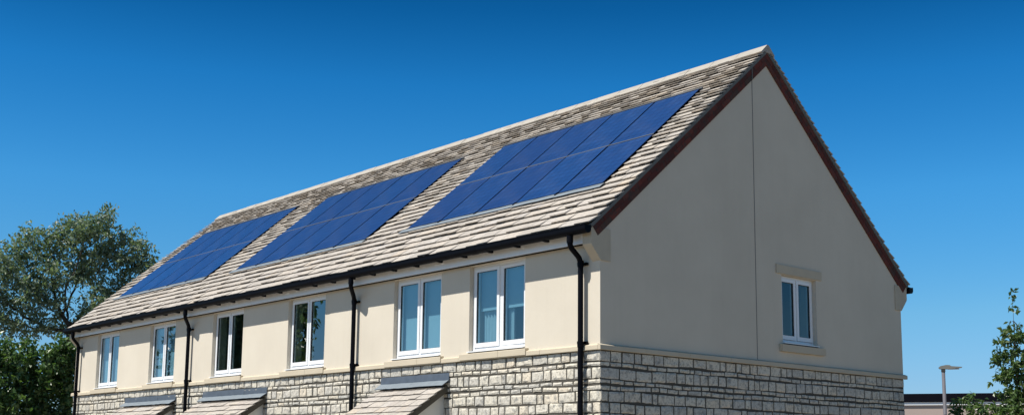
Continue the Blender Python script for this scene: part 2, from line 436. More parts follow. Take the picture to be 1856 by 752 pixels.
# ------------------------------------------------------------------ windows
def frame_ring(mb, x0, x1, z0, z1, t, y0, y1, tb=None, T=None):
    tb = t if tb is None else tb
    mb.box(x0, x0 + t, y0, y1, z0, z1, T); mb.box(x1 - t, x1, y0, y1, z0, z1, T)
    mb.box(x0 + t, x1 - t, y0, y1, z1 - t, z1, T); mb.box(x0 + t, x1 - t, y0, y1, z0, z0 + tb, T)
def make_window(loc, rot, w, h, parent, glass, ajar=0.0, blind=None, clutter=False, stone='sill', label=None):
    """local axes: x along the wall, -y outwards, z up; origin at the middle of the opening's foot"""
    t = 0.034
    f = MB()
    frame_ring(f, -w / 2 + .002, w / 2 - .002, 0.026, h - .002, t, REC, REC + 0.07, 0.040)
    f.box(-0.022, 0.022, REC + 0.004, REC + 0.066, 0.067, h - .037)
    win = f.build('window', M_UPVC, parent, bevel=0.004, loc=loc, rot=rot)
    if label: win['label'] = label
    s = MB(); s.prism([(-0.035, 0.004), (REC + 0.07, 0.004), (REC + 0.07, 0.024), (REC, 0.024), (-0.035, 0.018)], -w / 2 - 0.006, w / 2 + 0.006, 0)
    s.build('sill', M_UPVC, win, bevel=0.003)
    g = MB(); g.box(-w / 2 + .004, w / 2 - .004, -0.02, REC + 0.06, -0.004, 0.0035)
    g.build('sill_gasket', M_GASKET, win)
    for sgn in (-1, 1):
        x0, x1 = (-w / 2 + t + 0.004, -0.012) if sgn < 0 else (0.012, w / 2 - t - 0.004)
        T = None
        if ajar and sgn > 0:
            hinge = Vector((x1, REC + 0.02, 0)); T = Matrix.Translation(hinge) @ Matrix.Rotation(-ajar, 4, 'Z') @ Matrix.Translation(-hinge)
        sb = MB(); frame_ring(sb, x0, x1, 0.072, h - 0.040, 0.047, REC - 0.014, REC + 0.05, 0.060, T)
        sash = sb.build('sash', M_UPVC, win, bevel=0.005)
        gb = MB(); gb.rnd = 0
        e = 0.006
        gx0, gx1, gz0, gz1, y = x0 + 0.047, x1 - 0.047, 0.132, h - 0.087, REC + 0.008
        k = MB()
        frame_ring(k, gx0 - 0.001, gx1 + 0.001, gz0 - 0.001, gz1 + 0.001, e, REC - 0.004, REC + 0.012, e, T)
        k.build('gasket', M_GASKET, sash)
        P = [Vector(p) for p in ((gx0, y, gz0), (gx1, y, gz0), (gx1, y, gz1), (gx0, y, gz1))]
        if T: P = [T @ p for p in P]
        gb.face(P)
        gb.build('pane', glass, sash)
    if blind:
        for kind, bx0, bx1, bz0 in blind:
            b = MB()
            if kind == 'curtain':
                n = 24; rows = []
                for z in (bz0, h - 0.05):
                    rows.append([(bx0 + (bx1 - bx0) * i / n, REC + 0.13 + 0.018 * math.sin(i * 1.5), z) for i in range(n + 1)])
                b.grid(rows); b.build('curtain', M_CURTAIN, win, smooth=True)
            else:
                b.box(bx0, bx1, REC + 0.085, REC + 0.088, bz0, h - 0.03)
                b.box(bx0, bx1, REC + 0.080, REC + 0.093, bz0 - 0.02, bz0 - 0.0005)
                b.build('roller_blind', M_BLIND, win)
    if clutter:
        for cx, ch, cr in ((-0.18, 0.13, 0.03), (0.36, 0.11, 0.034)):
            b = MB()
            b.tube([(cx, 0.20, 0.03), (cx, 0.20, 0.03 + ch * .6), (cx, 0.20, 0.03 + ch * .62), (cx, 0.20, 0.03 + ch)], [cr, cr * 1.1, cr * .5, cr * .45], 12)
            b.build('ornament', M_TIMBER if cx < 0 else M_KNEELER, win, smooth=False)
    if stone == 'sill':
        st = MB()
        for a, b_ in ((-w / 2 - 0.135, 0.10), (0.104, w / 2 + 0.075)):
            st.prism([(-0.060, -0.098), (0.0, -0.098), (0.0, -0.006), (-0.055, -0.014), (-0.060, -0.020)], a, b_, 0)
        st.build('stone_sill', M_DRESSED, win)
    else:
        st = MB(); st.prism([(-0.055, -0.115), (-0.001, -0.115), (-0.001, -0.006), (-0.055, -0.014)], -w / 2 - 0.085, w / 2 + 0.130, 0)
        st.build('stone_sill', M_DRESSED, win)
        st = MB(); st.box(-w / 2 - 0.13, w / 2 + 0.125, -0.020, -0.001, h + 0.010, h + 0.136)
        st.build('lintel', M_DRESSED, win, bevel=0.004)
    return win
wh = ZW1 - ZW0
bl_full = [('roller', -0.53, 0.53, 0.06)]
specs = [  # per opening: glass, ajar, blind, clutter
    (M_GLASS, R(2.2), [('roller', -0.50, 0.50, 0.60), ('curtain', -0.50, -0.14, 0.05), ('curtain', 0.04, 0.16, 0.05)], False),
    (M_GLASS, 0, bl_full, False),
    (M_GLASS_CLEAR, 0, None, True),
    (M_GLASS_CLEAR, 0, None, True),
    (M_GLASS, 0, [('roller', -0.50, 0.50, 0.12)], True),
    (M_GLASS, 0, bl_full, False)]
for (a, b), (gl, aj, bl, cl) in zip(OPEN, specs):
    make_window(((a + b) / 2, 0, ZW0), (0, 0, 0), b - a, wh, house, gl, aj, bl, cl)
# the gable window: local x runs along +y, outwards is +x
make_window((0, (GW[0] + GW[1]) / 2, GW[2]), (0, 0, R(90)), GW[1] - GW[0], GW[3] - GW[2], house, M_GLASS_DIM, 0, None, True, stone='both',
            label='narrow gable window with flush stone lintel and sill')

# ------------------------------------------------------------------ inside: floors, partitions
mb = MB()
mb.box(-L + 0.29, -0.29, 0.29, W - 0.29, 4.70, 4.76); mb.box(-L + 0.29, -0.29, 0.29, W - 0.29, 3.296, 3.33)
for x in (-5.6, -11.1): mb.box(x - .1, x + .1, 0.29, W - 0.29, 3.332, 4.698)
mb.box(-L + .30, -5.72, 3.0, 3.1, 3.332, 4.698); mb.box(-5.48, -0.9, 2.9, 3.0, 3.332, 4.698)
mb.build('interior', M_INSIDE, house)

# ------------------------------------------------------------------ eaves: fascia, soffit, gutters, downpipes
def mirror(y, back): return W - y if back else y
def ybox(mb, x0, x1, y0, y1, z0, z1, back):
    a, b = mirror(y0, back), mirror(y1, back)
    mb.box(x0, x1, min(a, b), max(a, b), z0, z1)
for back in (False, True):
    mb = MB(); ybox(mb, -L + 0.135, -0.135, -0.125, -0.105, 4.600, 4.790, back)
    mb.build('fascia', M_UPVC, house, bevel=0.003)
    mb = MB(); ybox(mb, -L + 0.135, -0.135, -0.103, -0.001, 4.618, 4.630, back)
    ybox(mb, -L + 0.135, -0.135, -0.010, -0.002, 4.606, 4.6175, back)
    mb.build('soffit', M_GASKET, house)
GY, GZ, GR = -0.262, 4.745, 0.056
def gutter(back):
    mb = MB()
    def prof(r):
        p = []
        for i in range(13):
            a = math.pi + math.pi * i / 12
            p.append((GY + r * math.cos(a), GZ + r * math.sin(a) * 1.05))
        return [(p[0][0], GZ + 0.038)] + p + [(p[-1][0], GZ + 0.038)]
    o_, i_ = prof(GR), prof(GR - 0.005)
    i_ = i_[::-1]
    for prf in (o_, i_):
        rows = [[(x, mirror(y, back), z) for y, z in prf] for x in np.linspace(-L - 0.05, 0.045, 3)]
        mb.grid(rows)
    # rolled front lip and end caps
    for yy in (GY - GR, GY + GR):
        mb.tube([(-L - 0.05, mirror(yy, back), GZ + 0.039), (0.045, mirror(yy, back), GZ + 0.039)], 0.006, 6)
    for x in (-L - 0.052, 0.045):
        mb.prism([(mirror(y, back), z) for y, z in o_], x, x + 0.006, 0)
    # union pieces
    for x in (-2.1, -6.2, -10.2, -14.1):
        rows = [[(xx, mirror(GY + (y - GY) * 1.07, back), GZ + (z - GZ) * 1.07) for y, z in o_] for xx in (x - 0.06, x + 0.06)]
        mb.grid(rows)
    g = mb.build('gutter', M_BLACK, house, smooth=True)
    g.modifiers.new('edge', 'EDGE_SPLIT').split_angle = R(40)
    if not back:
        n = 30
        proto = None
        for k in range(n):
            x = -0.72 - k * 0.545
            if x < -L + .1: break
            if proto is None:
                b = MB()
                b.box(-0.020, 0.020, GY + 0.010, GY + 0.065, GZ - GR - 0.016, GZ - GR + 0.012)
                b.box(-0.020, 0.020, GY - 0.02, GY + 0.03, GZ - GR - 0.012, GZ - GR - 0.002)
                proto = b.build('gutter_bracket', M_BLACK, g, loc=(x, 0, 0))
            else:
                c = proto.copy(); COL.objects.link(c); c.parent = g; c.location = (x, 0, 0)
    return g
gutter(False); gutter(True)

def arc_path(pts, rad=0.07, n=5):
    P = [Vector(p) for p in pts]; out = [P[0]]
    for i in range(1, len(P) - 1):
        a = (P[i - 1] - P[i]); b = (P[i + 1] - P[i])
        ra = min(rad, a.length * .45, b.length * .45)
        s, e = P[i] + a.normalized() * ra, P[i] + b.normalized() * ra
        for k in range(n + 1):
            t = k / n
            out.append(s * (1 - t) ** 2 + P[i] * 2 * t * (1 - t) + e * t * t)
    out.append(P[-1]); return out
PIPES = [(-0.262, -0.262), (-5.262, -5.09), (-10.90, -10.70), (-16.36, -16.26)]
PY = -0.078
for xb, xt in PIPES:
    mb = MB()
    mb.tube(arc_path([(xt, GY, GZ - GR - 0.01), (xt, GY, 4.555), (xb, PY, 4.415), (xb, PY, 0.0)]), 0.034, 14)
    mb.tube([(xt, GY, 4.69), (xt, GY, 4.60)], 0.041, 14)
    mb.tube([(xb, PY, 4.40), (xb, PY, 4.32)], 0.040, 14)
    mb.tube([(xb, PY, 3.40), (xb, PY, 3.33)], 0.040, 14)
    p = mb.build('downpipe', M_BLACK, house, smooth=True)
    p.modifiers.new('edge', 'EDGE_SPLIT').split_angle = R(40)
    for z in (4.36, 3.385, 1.9):
        b = MB(); b.tube([(xb, PY, z - .016), (xb, PY, z + .016)], 0.043, 14)
        b.box(xb - 0.05, xb + 0.072, -0.040, -0.012, z - 0.016, z + 0.016); b.box(xb + .03, xb + .06, -0.040, -0.001, z - 0.012, z + 0.012)
        b.build('pipe_bracket', M_BLACK, p)

# ------------------------------------------------------------------ kneeler stones at the four eaves corners
for gx in (0, 1):
    for back in (False, True):
        mb = MB()
        prof = [(-0.172, 4.785), (-0.172, 4.575), (-0.150, 4.545), (-0.004, 4.385), (0.168, 4.385), (0.168, 4.785)]
        prof = [(mirror(y, back), z) for y, z in prof]
        x0, x1 = (-0.132, 0.016) if gx == 0 else (-L - 0.016, -L + 0.132)
        mb.prism(prof, x0, x1, 0)
        mb.build('kneeler', M_KNEELER, house, bevel=0.006)

# ------------------------------------------------------------------ roof
ARR = [  # label, x0, x1, s0, s1
    ('near', -4.852, -0.530, 1.094, 3.725), ('mid', -10.405, -5.985, 1.074, 3.728), ('far', -15.905, -11.600, 1.088, 3.745)]
def slates(mb, O, xd, sd, nv, x0, x1, s1, gauge, skip=(), th=0.036, wr=(0.13, 0.27), rag=0.006):
    O, xd, sd, nv = Vector(O), Vector(xd), Vector(sd), Vector(nv)
    P = lambda x, s, h: O + xd * x + sd * s + nv * h
    s = 0.0; row = 0
    while s < s1 - 0.03:
        g = gauge(s)
        x = x0
        while x < x1 - 1e-4:
            w = random.uniform(*wr) * (0.75 + 0.5 * g / 0.2)
            e = x + w
            if x1 - e < 0.10: e = x1
            xm = (x + e) / 2
            hit = None
            for k in skip:
                if s + g * 0.75 > k[2] and s + 0.05 < k[3] and e > k[0] and x < k[1]: hit = k
            a, b = x + 0.0025, e - 0.0025
            if hit:
                if a < hit[0] - 0.05: b = min(b, hit[0] - 0.004)
                elif b > hit[1] + 0.05: a = max(a, hit[1] + 0.004)
                else: x = e; continue
            ja = random.uniform(-rag, rag); jb = ja + random.uniform(-rag, rag) * 0.7
            t = th * random.uniform(0.7, 1.35)
            sa = s + ja; sb = s + jb; top = min(s + g + 0.03, s1)
            h0 = t + random.uniform(0, 0.004)
            mid = P((a + b) / 2, (sa + sb) / 2 + random.uniform(-0.006, 0.004), h0)
            r = random.random()
            A_, B_, C_, D_ = P(a, sa, h0), P(b, sb, h0 + random.uniform(-.003, .003)), P(b, top, 0.004), P(a, top, 0.004)
            mb.face([A_, mid, B_, C_, D_], rnd=r)
            q = min(0.017, t * 0.45)      # plate thickness
            A2, m2, B2, C2, D2 = (P(a, sa + .004, h0 - q), P((a + b) / 2, (sa + sb) / 2 + .003, h0 - q - .001), P(b, sb + .004, h0 - q), P(b, top, -0.010), P(a, top, -0.010))
            mb.face([A2, m2, B2, B_, mid, A_], rnd=r)
            mb.face([B_, B2, C2, C_], rnd=r)
            mb.face([A2, A_, D_, D2], rnd=r)
            mb.face([D2, C2, B2, m2, A2], rnd=r)
            x = e
        s += g; row += 1
gauge_main = lambda s: max(0.105, 0.196 - 0.0255 * s) * random.uniform(0.96, 1.04)
ca, sa_ = math.cos(A), math.sin(A)
mb = MB()
slates(mb, (0, -E_OUT, ZE - 0.022), (1, 0, 0), (0, ca, sa_), (0, -sa_, ca), -L - XV, XV, SL, gauge_main,
       [(x0 - .012, x1 + .012, s0 - .02, s1 + .03) for _, x0, x1, s0, s1 in ARR])
slates(mb, (0, W + E_OUT, ZE - 0.022), (1, 0, 0), (0, -ca, sa_), (0, sa_, ca), -L - XV, XV, SL, gauge_main)
# boarding under the slates, both slopes
for back in (False, True):
    pf = [(-E_OUT + 0.02, ZE - 0.030), (W / 2, ZR - 0.047), (W / 2, ZR - 0.085), (-E_OUT + 0.04, ZE - 0.060)]
    mb.prism([(mirror(y, back), z) for y, z in pf], -L - 0.02, 0.02, 0, mi=1)
roof = mb.build('roof', [M_SLATE, M_UNDERCLOAK], house)
# ridge stones
mb = MB()
x = XV + 0.005; fl = 0.205; tk = 0.035
while x > -L - XV + 0.01:
    e = max(x - 0.50 + random.uniform(-.03, .03), -L - XV - 0.005)
    if e + L + XV < 0.2: e = -L - XV - 0.005
    dz = random.uniform(-0.003, 0.005); zt = ZR + 0.030 + dz
    pf = [(W / 2 - fl * ca, zt - fl * sa_ ), (W / 2 - 0.02, zt - 0.006), (W / 2 + 0.02, zt - 0.006), (W / 2 + fl * ca, zt - fl * sa_),
          (W / 2 + fl * ca - tk * sa_, zt - fl * sa_ - tk * ca), (W / 2, zt - 0.058), (W / 2 - fl * ca + tk * sa_, zt - fl * sa_ - tk * ca)]
    mb.prism(pf, e + 0.004, x - 0.004, 0, rnd=random.random())
    x = e
mb.box(-L - XV, XV, W / 2 - 0.05, W / 2 + 0.05, ZR - 0.09, ZR - 0.035)
mb.build('ridge', M_RIDGE, roof, bevel=0.006)
# verges: grey undercloak course over a band of dark red bricks, both gables, both rakes
def rake_pt(s, h, back):     # distance along the rake, depth below the slate plane
    return (mirror(-E_OUT + s * ca + h * sa_, back), ZE - 0.022 + s * sa_ - h * ca)
for gx, (xa, xb, xc) in enumerate(((0.001, 0.040, 0.026), (-L - 0.001, -L - 0.040, -L - 0.026))):
    mu = MB(); mr = MB()
    for back in (False, True):
        def strip(mb, s0, s1, h0, h1, x1):
            # the upper ends meet on the ridge plane
            pf = []
            for s, h in ((s0, h0), (s1, h0), (s1, h1), (s0, h1)):
                y, z = rake_pt(s, h, back)
                lim = W / 2
                if (not back and y > lim) or (back and y < lim):
                    z -= abs(y - lim) * math.tan(A); y = lim
                pf.append((y, z))
            mb.prism(pf, min(xa, x1), max(xa, x1), 0, rnd=random.random())
        s = 0.015
        while s < SL + 0.12:
            e = min(s + random.uniform(.42, .5), SL + 0.12)
            strip(mu, s, e - 0.0015, 0.006, 0.046, xb); s = e
        s = 0.04
        while s < SL + 0.2:
            e = min(s + 0.225, SL + 0.2)
            strip(mr, s, e - 0.004, 0.048, 0.115, xc)
            strip(mr, max(0.04, s - 0.11), min(e - 0.114, SL + 0.2), 0.118, 0.188, xc - 0.003 * (1 if gx == 0 else -1)); s = e
        strip(mr, s - 0.11, s, 0.118, 0.188, xc - 0.003 * (1 if gx == 0 else -1))
    mu.build('verge_undercloak', M_UNDERCLOAK, roof)
    mr.build('brick_verge', M_BRICK, house)
# movement joint running up the near gable
mb = MB(); mb.box(0.0015, 0.005, 3.086, 3.095, 3.368, 7.40)
mb.build('movement_joint', M_JOINT, house)
mb = MB(); mb.box(0.029, 0.033, 3.055, 3.072, 7.36, 7.56)
mb.build('verge_joint_cover', M_UNDERCLOAK, house)

# ------------------------------------------------------------------ porches
def make_porch(x0, x1):
    p = empty('porch', ((x0 + x1) / 2, 0, 0), parent=house)
    w = (x1 - x0) / 2; th = R(33.6); c_, s_ = math.cos(th), math.sin(th)
    z0 = 3.000; out = 1.15; sl = out / c_
    mb = MB()
    slates(mb, (0, -out, z0 - out * math.tan(th)), (1, 0, 0), (0, c_, s_), (0, -s_, c_), -w, w, sl - 0.10, lambda s: 0.155 * random.uniform(.93, 1.07), th=0.022)
    mb.prism([(-out + 0.01, z0 - out * math.tan(th) - 0.006), (-0.001, z0 - 0.008), (-0.001, z0 - 0.045), (-out + 0.03, z0 - out * math.tan(th) - 0.040)], -w + 0.015, w - 0.015, 0, mi=1)
    mb.build('porch_roof', [M_SLATE, M_TIMBER], p)
    mb = MB(); ap = MB()
    n = 2 if w < 1 else 3
    for k in range(n):
        a = -w - 0.005 + (2 * w + 0.03) * k / n; b = -w - 0.005 + (2 * w + 0.03) * (k + 1) / n - 0.004
        t = 0.016 + 0.003 * (k % 2)
        mb.prism([(-t - 0.006, z0 + 0.010), (-0.001, z0 + 0.010), (-0.001, z0 + 0.150), (-t, z0 + 0.150)], a, b, 0)
        # apron dressed over the top slates
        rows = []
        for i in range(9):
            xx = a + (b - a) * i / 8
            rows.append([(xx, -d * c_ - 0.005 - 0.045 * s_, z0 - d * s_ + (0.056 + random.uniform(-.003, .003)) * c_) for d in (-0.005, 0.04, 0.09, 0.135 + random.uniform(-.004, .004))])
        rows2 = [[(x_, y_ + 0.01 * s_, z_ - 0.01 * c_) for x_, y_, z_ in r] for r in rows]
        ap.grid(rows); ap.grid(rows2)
    f_ = mb.build('flashing', M_LEAD, p)
    ap.build('apron', M_LEAD_PALE, p)
    for sgn in (-1, 1):
        mb = MB()
        xa, xb = (w - 0.19, w - 0.10) if sgn > 0 else (-w + 0.10, -w + 0.19)
        zt = lambda y: z0 - 0.050 + y * math.tan(th)
        mb.prism([(-0.005, 0.0), (-0.005, zt(-0.005)), (-0.95, zt(-0.95)), (-0.95, 0.0)], xa, xb, 0)
        mb.build('side_panel', M_PORCH_WHITE, p)
        mb = MB()
        xa, xb = (w - 0.03, w - 0.012) if sgn > 0 else (-w + 0.012, -w + 0.03)
        mb.prism([(-0.004, z0 - 0.047), (-0.004, z0 - 0.105), (-out + 0.04, z0 - 0.105 - (out - .04) * math.tan(th)), (-out + 0.04, z0 - 0.047 - (out - .04) * math.tan(th))], xa, xb, 0)
        mb.build('barge_board', M_TIMBER, p)
for a, b in ((-4.565, -2.945), (-10.31, -7.975), (-13.80, -11.46)): make_porch(a, b)

# ------------------------------------------------------------------ solar arrays
LAB = {'near': 'array of ten blue solar panels nearest the gable end, set into the stone slates',
       'mid': 'middle array of ten blue solar panels between two strips of stone slates',
       'far': 'farthest array of ten blue solar panels, at the roof end beside the tall tree'}
for key, x0, x1, s0, s1 in ARR:
    base = Vector((x0, -E_OUT, ZE - 0.022)) + Vector((0, ca, sa_)) * s0
    arr = tag(empty('solar_array', base, (A, 0, 0)), LAB[key], 'solar array', 'solar arrays along the roof slope')
    w, h = x1 - x0, s1 - s0
    cw, rh = w / 5, h / 2
    proto = None
    for c in range(5):
        for r in range(2):
            if proto is None:
                mb = MB()
                a, b = 0.016, cw - 0.016
                d, e = 0.006, rh - 0.006
                zt, zb = 0.044, 0.004
                mb.face([(a, d, zt), (b, d, zt), (b, e, zt), (a, e, zt)], 0, uv=[(a, d), (b, d), (b, e), (a, e)])
                for q in ([(a, d, zb), (b, d, zb), (b, d, zt), (a, d, zt)], [(b, d, zb), (b, e, zb), (b, e, zt), (b, d, zt)],
                          [(b, e, zb), (a, e, zb), (a, e, zt), (b, e, zt)], [(a, e, zb), (a, d, zb), (a, d, zt), (a, e, zt)]):
                    mb.face(q, 1)
                proto = mb.build('solar_panel', [M_PANEL, M_BLACK], arr, uv=True, loc=(0, 0, 0))
            else:
                o = proto.copy(); COL.objects.link(o); o.parent = arr; o.location = (c * cw, r * rh, 0)
                # panels never sit perfectly in one plane
                o.rotation_euler = (random.uniform(-.0022, .0022), random.uniform(-.0022, .0022), 0)
    mb = MB(); mb.box(-0.004, w + 0.004, -0.004, h + 0.004, -0.010, 0.002)
    mb.build('backing_sheet', M_GASKET, arr)
    mb = MB(); mb.box(0.005, w - 0.005, rh - 0.010, rh + 0.010, 0.0445, 0.0470)
    mb.build('joint_strip', M_ALU, arr)
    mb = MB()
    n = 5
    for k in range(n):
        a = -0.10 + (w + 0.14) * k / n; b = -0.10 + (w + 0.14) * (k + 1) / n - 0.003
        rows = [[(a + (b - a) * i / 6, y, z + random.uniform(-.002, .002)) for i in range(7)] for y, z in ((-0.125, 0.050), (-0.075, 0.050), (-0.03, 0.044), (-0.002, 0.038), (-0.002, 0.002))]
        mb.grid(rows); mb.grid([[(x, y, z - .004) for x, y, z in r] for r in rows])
    mb.build('flashing', M_LEAD_PALE, arr)
    mb = MB(); mb.box(-0.03, w + 0.02, h + 0.003, h + 0.040, 0.020, 0.052)
    mb.build('top_flashing', M_ALU, arr)
    for c in range(1, 5):
        mb = MB(); mb.box(c * cw - 0.012, c * cw + 0.012, -0.060, 0.004, 0.044, 0.056)
        mb.build('clip', M_BLACK, arr)

# ------------------------------------------------------------------ ground
mb = MB(); S = 700
mb.face([(-S, -S, 0), (S, -S, 0), (S, S, 0), (-S, S, 0)])
tag(mb.build('ground', M_GROUND), kind='structure')
mb = MB(); mb.box(-22, 4, -3.2, -1.6, -0.05, 0.012)
tag(mb.build('path', M_PAVE), kind='structure')

# ------------------------------------------------------------------ flat roofed building far behind, right
u = Vector((3.13, 1.70, 0)).normalized(); nrm = Vector((u.y, -u.x, 0))     # along the facade / towards the camera
bo = Vector((-17.82, 37.28, 0))
rz = math.atan2(u.y, u.x)
bld = tag(empty('flat_roofed_building', bo, (0, 0, rz)), 'low beige building with a black flat roof edge behind the street lamp', 'building')
mb = MB(); mb.box(-9, 13, 0.1, 9, 0, 4.55); mb.build('wall', M_BLDWALL, bld)
mb = MB(); mb.box(-9.1, 13.1, 0.02, 9.1, 4.552, 4.68); mb.build('white_trim', M_UPVC, bld)
mb = MB(); mb.box(-9.25, 13.25, -0.03, 9.25, 4.682, 5.05); mb.build('roof', M_BLDFASCIA, bld)
mb = MB()
for x in (-7, -4, -1, 2, 5, 8):
    mb.box(x, x + 1.6, 0.06, 0.099, 1.0, 2.3)
mb.build('window', M_BLDFASCIA, bld)

# ------------------------------------------------------------------ street lamp
lp = tag(empty('street_lamp', (-11.60, 29.31, 0), (0, 0, math.atan2(0.32, 0.60))), 'grey street lamp with a flat lantern on a plain steel pole', 'street lamp')
mb = MB()
mb.tube([(0, 0, 0), (0, 0, 1.1), (0, 0, 1.15), (0, 0, 5.30)], [0.085, 0.085, 0.066, 0.060], 14)
mb.build('pole', M_POLE, lp, smooth=True)
mb = MB(); mb.tube([(0, 0, 5.26), (0, 0, 5.40)], [0.075, 0.07], 14); mb.build('collar', M_HEAD, lp, smooth=True)
mb = MB()
prof = [(-0.16, 5.40), (-0.12, 5.36), (0.20, 5.355), (0.62, 5.40), (0.64, 5.425), (0.28, 5.455), (0.22, 5.495), (0.10, 5.50), (-0.10, 5.46)]
mb.prism([(a, z) for a, z in prof], -0.10, 0.10, 1)
hd = mb.build('lantern', M_HEAD, lp, bevel=0.02)
mb = MB(); mb.box(0.16, 0.54, -0.08, 0.08, 5.345, 5.372); mb.build('lens', M_LENS, hd)

# ------------------------------------------------------------------ trees
def colonize(attr_pts, base, trunk_path, step, kill, influence, seed=1, maxn=6000, grav=0.0):
    rng = np.random.default_rng(seed)
    nodes = [np.array(p, float) for p in trunk_path]; parent = [-1] + list(range(len(trunk_path) - 1))
    P = np.array(attr_pts, float); alive = np.ones(len(P), bool)
    N = np.array(nodes)
    d = np.linalg.norm(P[:, None] - N[None], axis=2); near = d.argmin(1); nd_ = d.min(1)
    for it in range(400):
        act = alive & (nd_ < influence)
        if not act.any():
            if not alive.any(): break
            act = alive & (nd_ <= nd_[alive].min() + 0.3)
        new = []
        for k in np.unique(near[act]):
            idx = np.where(act & (near == k))[0]
            v = (P[idx] - nodes[k]); v /= np.linalg.norm(v, axis=1)[:, None] + 1e-9
            v = v.mean(0) + rng.normal(0, 0.12, 3); v[2] += grav
            v /= np.linalg.norm(v) + 1e-9
            new.append((nodes[k] + v * step, k))
        n0 = len(nodes)
        for p, k in new: nodes.append(p); parent.append(int(k))
        NN = np.array([p for p, _ in new])
        d = np.linalg.norm(P[:, None] - NN[None], axis=2); j = d.argmin(1); dm = d.min(1)
        upd = dm < nd_; near[upd] = n0 + j[upd]; nd_[upd] = dm[upd]
        alive &= nd_ > kill
        if len(nodes) > maxn: break
    return np.array(nodes), parent
def grow_tree(name, loc, lobes, label, cat, leafmat, seed, n_attr, step, kill, leaf, per_node, spread, trunk, tr, tip=0.008, group=None,
               droop=0.3, leafr=0.03, asp=0.45, up=0.15):
    """lobes: (cx, cy, cz, rx, ry, rz, weight) in the tree's own axes"""
    rng = np.random.default_rng(seed)
    wts = np.array([l[6] for l in lobes]); wts = wts / wts.sum()
    pts = []
    for l, w in zip(lobes, wts):
        k = max(3, int(n_attr * w)); q = rng.normal(size=(k, 3)); q /= np.linalg.norm(q, axis=1)[:, None]
        q *= (rng.random(k) ** 0.45)[:, None]
        pts.append(np.array(l[:3]) + q * np.array(l[3:6]))
    pts = np.vstack(pts)
    nodes, par = colonize(pts, None, trunk, step, kill, step * 6, seed, grav=up)
    n = len(nodes)
    cnt = np.zeros(n); kids = [[] for _ in range(n)]
    for i, p in enumerate(par):
        if p >= 0: kids[p].append(i)
    rad = np.zeros(n)
    for i in range(n - 1, -1, -1):
        if not kids[i]: rad[i] = tip
        else: rad[i] = (sum(rad[k] ** 2.35 for k in kids[i])) ** (1 / 2.35)
    sc = tr / max(rad[0], 1e-6)
    rad = np.where(rad > tip * 1.5, rad * (1 + (sc - 1) * np.clip((rad - tip) / (rad[0] - tip), 0, 1) ** 0.7), rad)
    root = tag(empty(name, loc), label, cat, group)
    mb = MB()
    done = [False] * n
    for i in range(n):
        for st in kids[i] if i == 0 or len(kids[i]) > 1 else []:
            ch = [i, st]
            while len(kids[ch[-1]]) == 1: ch.append(kids[ch[-1]][0])
            pp = [nodes[k] for k in ch]; rr = [rad[k] for k in ch]; rr[0] = min(rr[0], rr[1] * 1.15)
            if len(ch) == 2:
                pp.insert(1, (pp[0] + pp[1]) / 2); rr.insert(1, (rr[0] + rr[1]) / 2)
            mb.tube([tuple(p) for p in pp], rr, 7 if rr[0] > 0.03 else 4, cap=False)
    mb.build('trunk', M_BARK, root, smooth=True)
    ends = np.array([i for i in range(len(trunk), n) if rad[i] < leafr])
    m = int(per_node)
    print(label, 'nodes', n, 'ends', len(ends))
    # leaves sit on short sprays round the twig nodes, so that the crown clumps
    nsp = max(1, int(m / 9))
    src = nodes[rng.choice(ends, nsp)]
    spray = src + rng.normal(0, spread, (nsp, 3))
    axis = rng.normal(size=(nsp, 3)); axis[:, 2] -= droop; axis /= np.linalg.norm(axis, axis=1)[:, None]
    k = rng.integers(0, nsp, m)
    C = spray[k] + axis[k] * (rng.random(m)[:, None] - .3) * spread * 1.6 + rng.normal(0, spread * .28, (m, 3))
    D = axis[k] * .7 + rng.normal(0, .75, (m, 3)); D[:, 2] -= droop * 0.5; D /= np.linalg.norm(D, axis=1)[:, None]
    Nn = rng.normal(size=(m, 3)); Nn[:, 2] += 0.8
    S = np.cross(D, Nn); S /= np.linalg.norm(S, axis=1)[:, None] + 1e-9
    Nn = np.cross(S, D)
    ln = leaf * rng.uniform(0.65, 1.25, m)[:, None]; wd = ln * asp * rng.uniform(.8, 1.2, m)[:, None]
    A0 = C; A1 = C + D * ln * .45 + S * wd * .5 + Nn * wd * .18; A2 = C + D * ln; A3 = C + D * ln * .45 - S * wd * .5 + Nn * wd * .18
    V = np.empty((m * 4, 3)); V[0::4] = A0; V[1::4] = A1; V[2::4] = A2; V[3::4] = A3
    F = np.empty((m * 2, 3), int); b = np.arange(m) * 4
    F[0::2] = np.stack([b, b + 1, b + 2], 1); F[1::2] = np.stack([b, b + 2, b + 3], 1)
    me = bpy.data.meshes.new('crown'); me.from_pydata(V.tolist(), [], F.tolist())
    me.materials.append(leafmat)
    at = me.attributes.new('rnd', 'FLOAT', 'FACE')
    rv = np.clip(rng.random(nsp)[k] * .5 + rng.random(m) * .5, 0, 1)
    at.data.foreach_set('value', np.repeat(rv, 2))
    o = bpy.data.objects.new('crown', me); COL.objects.link(o); o.parent = root
    return root

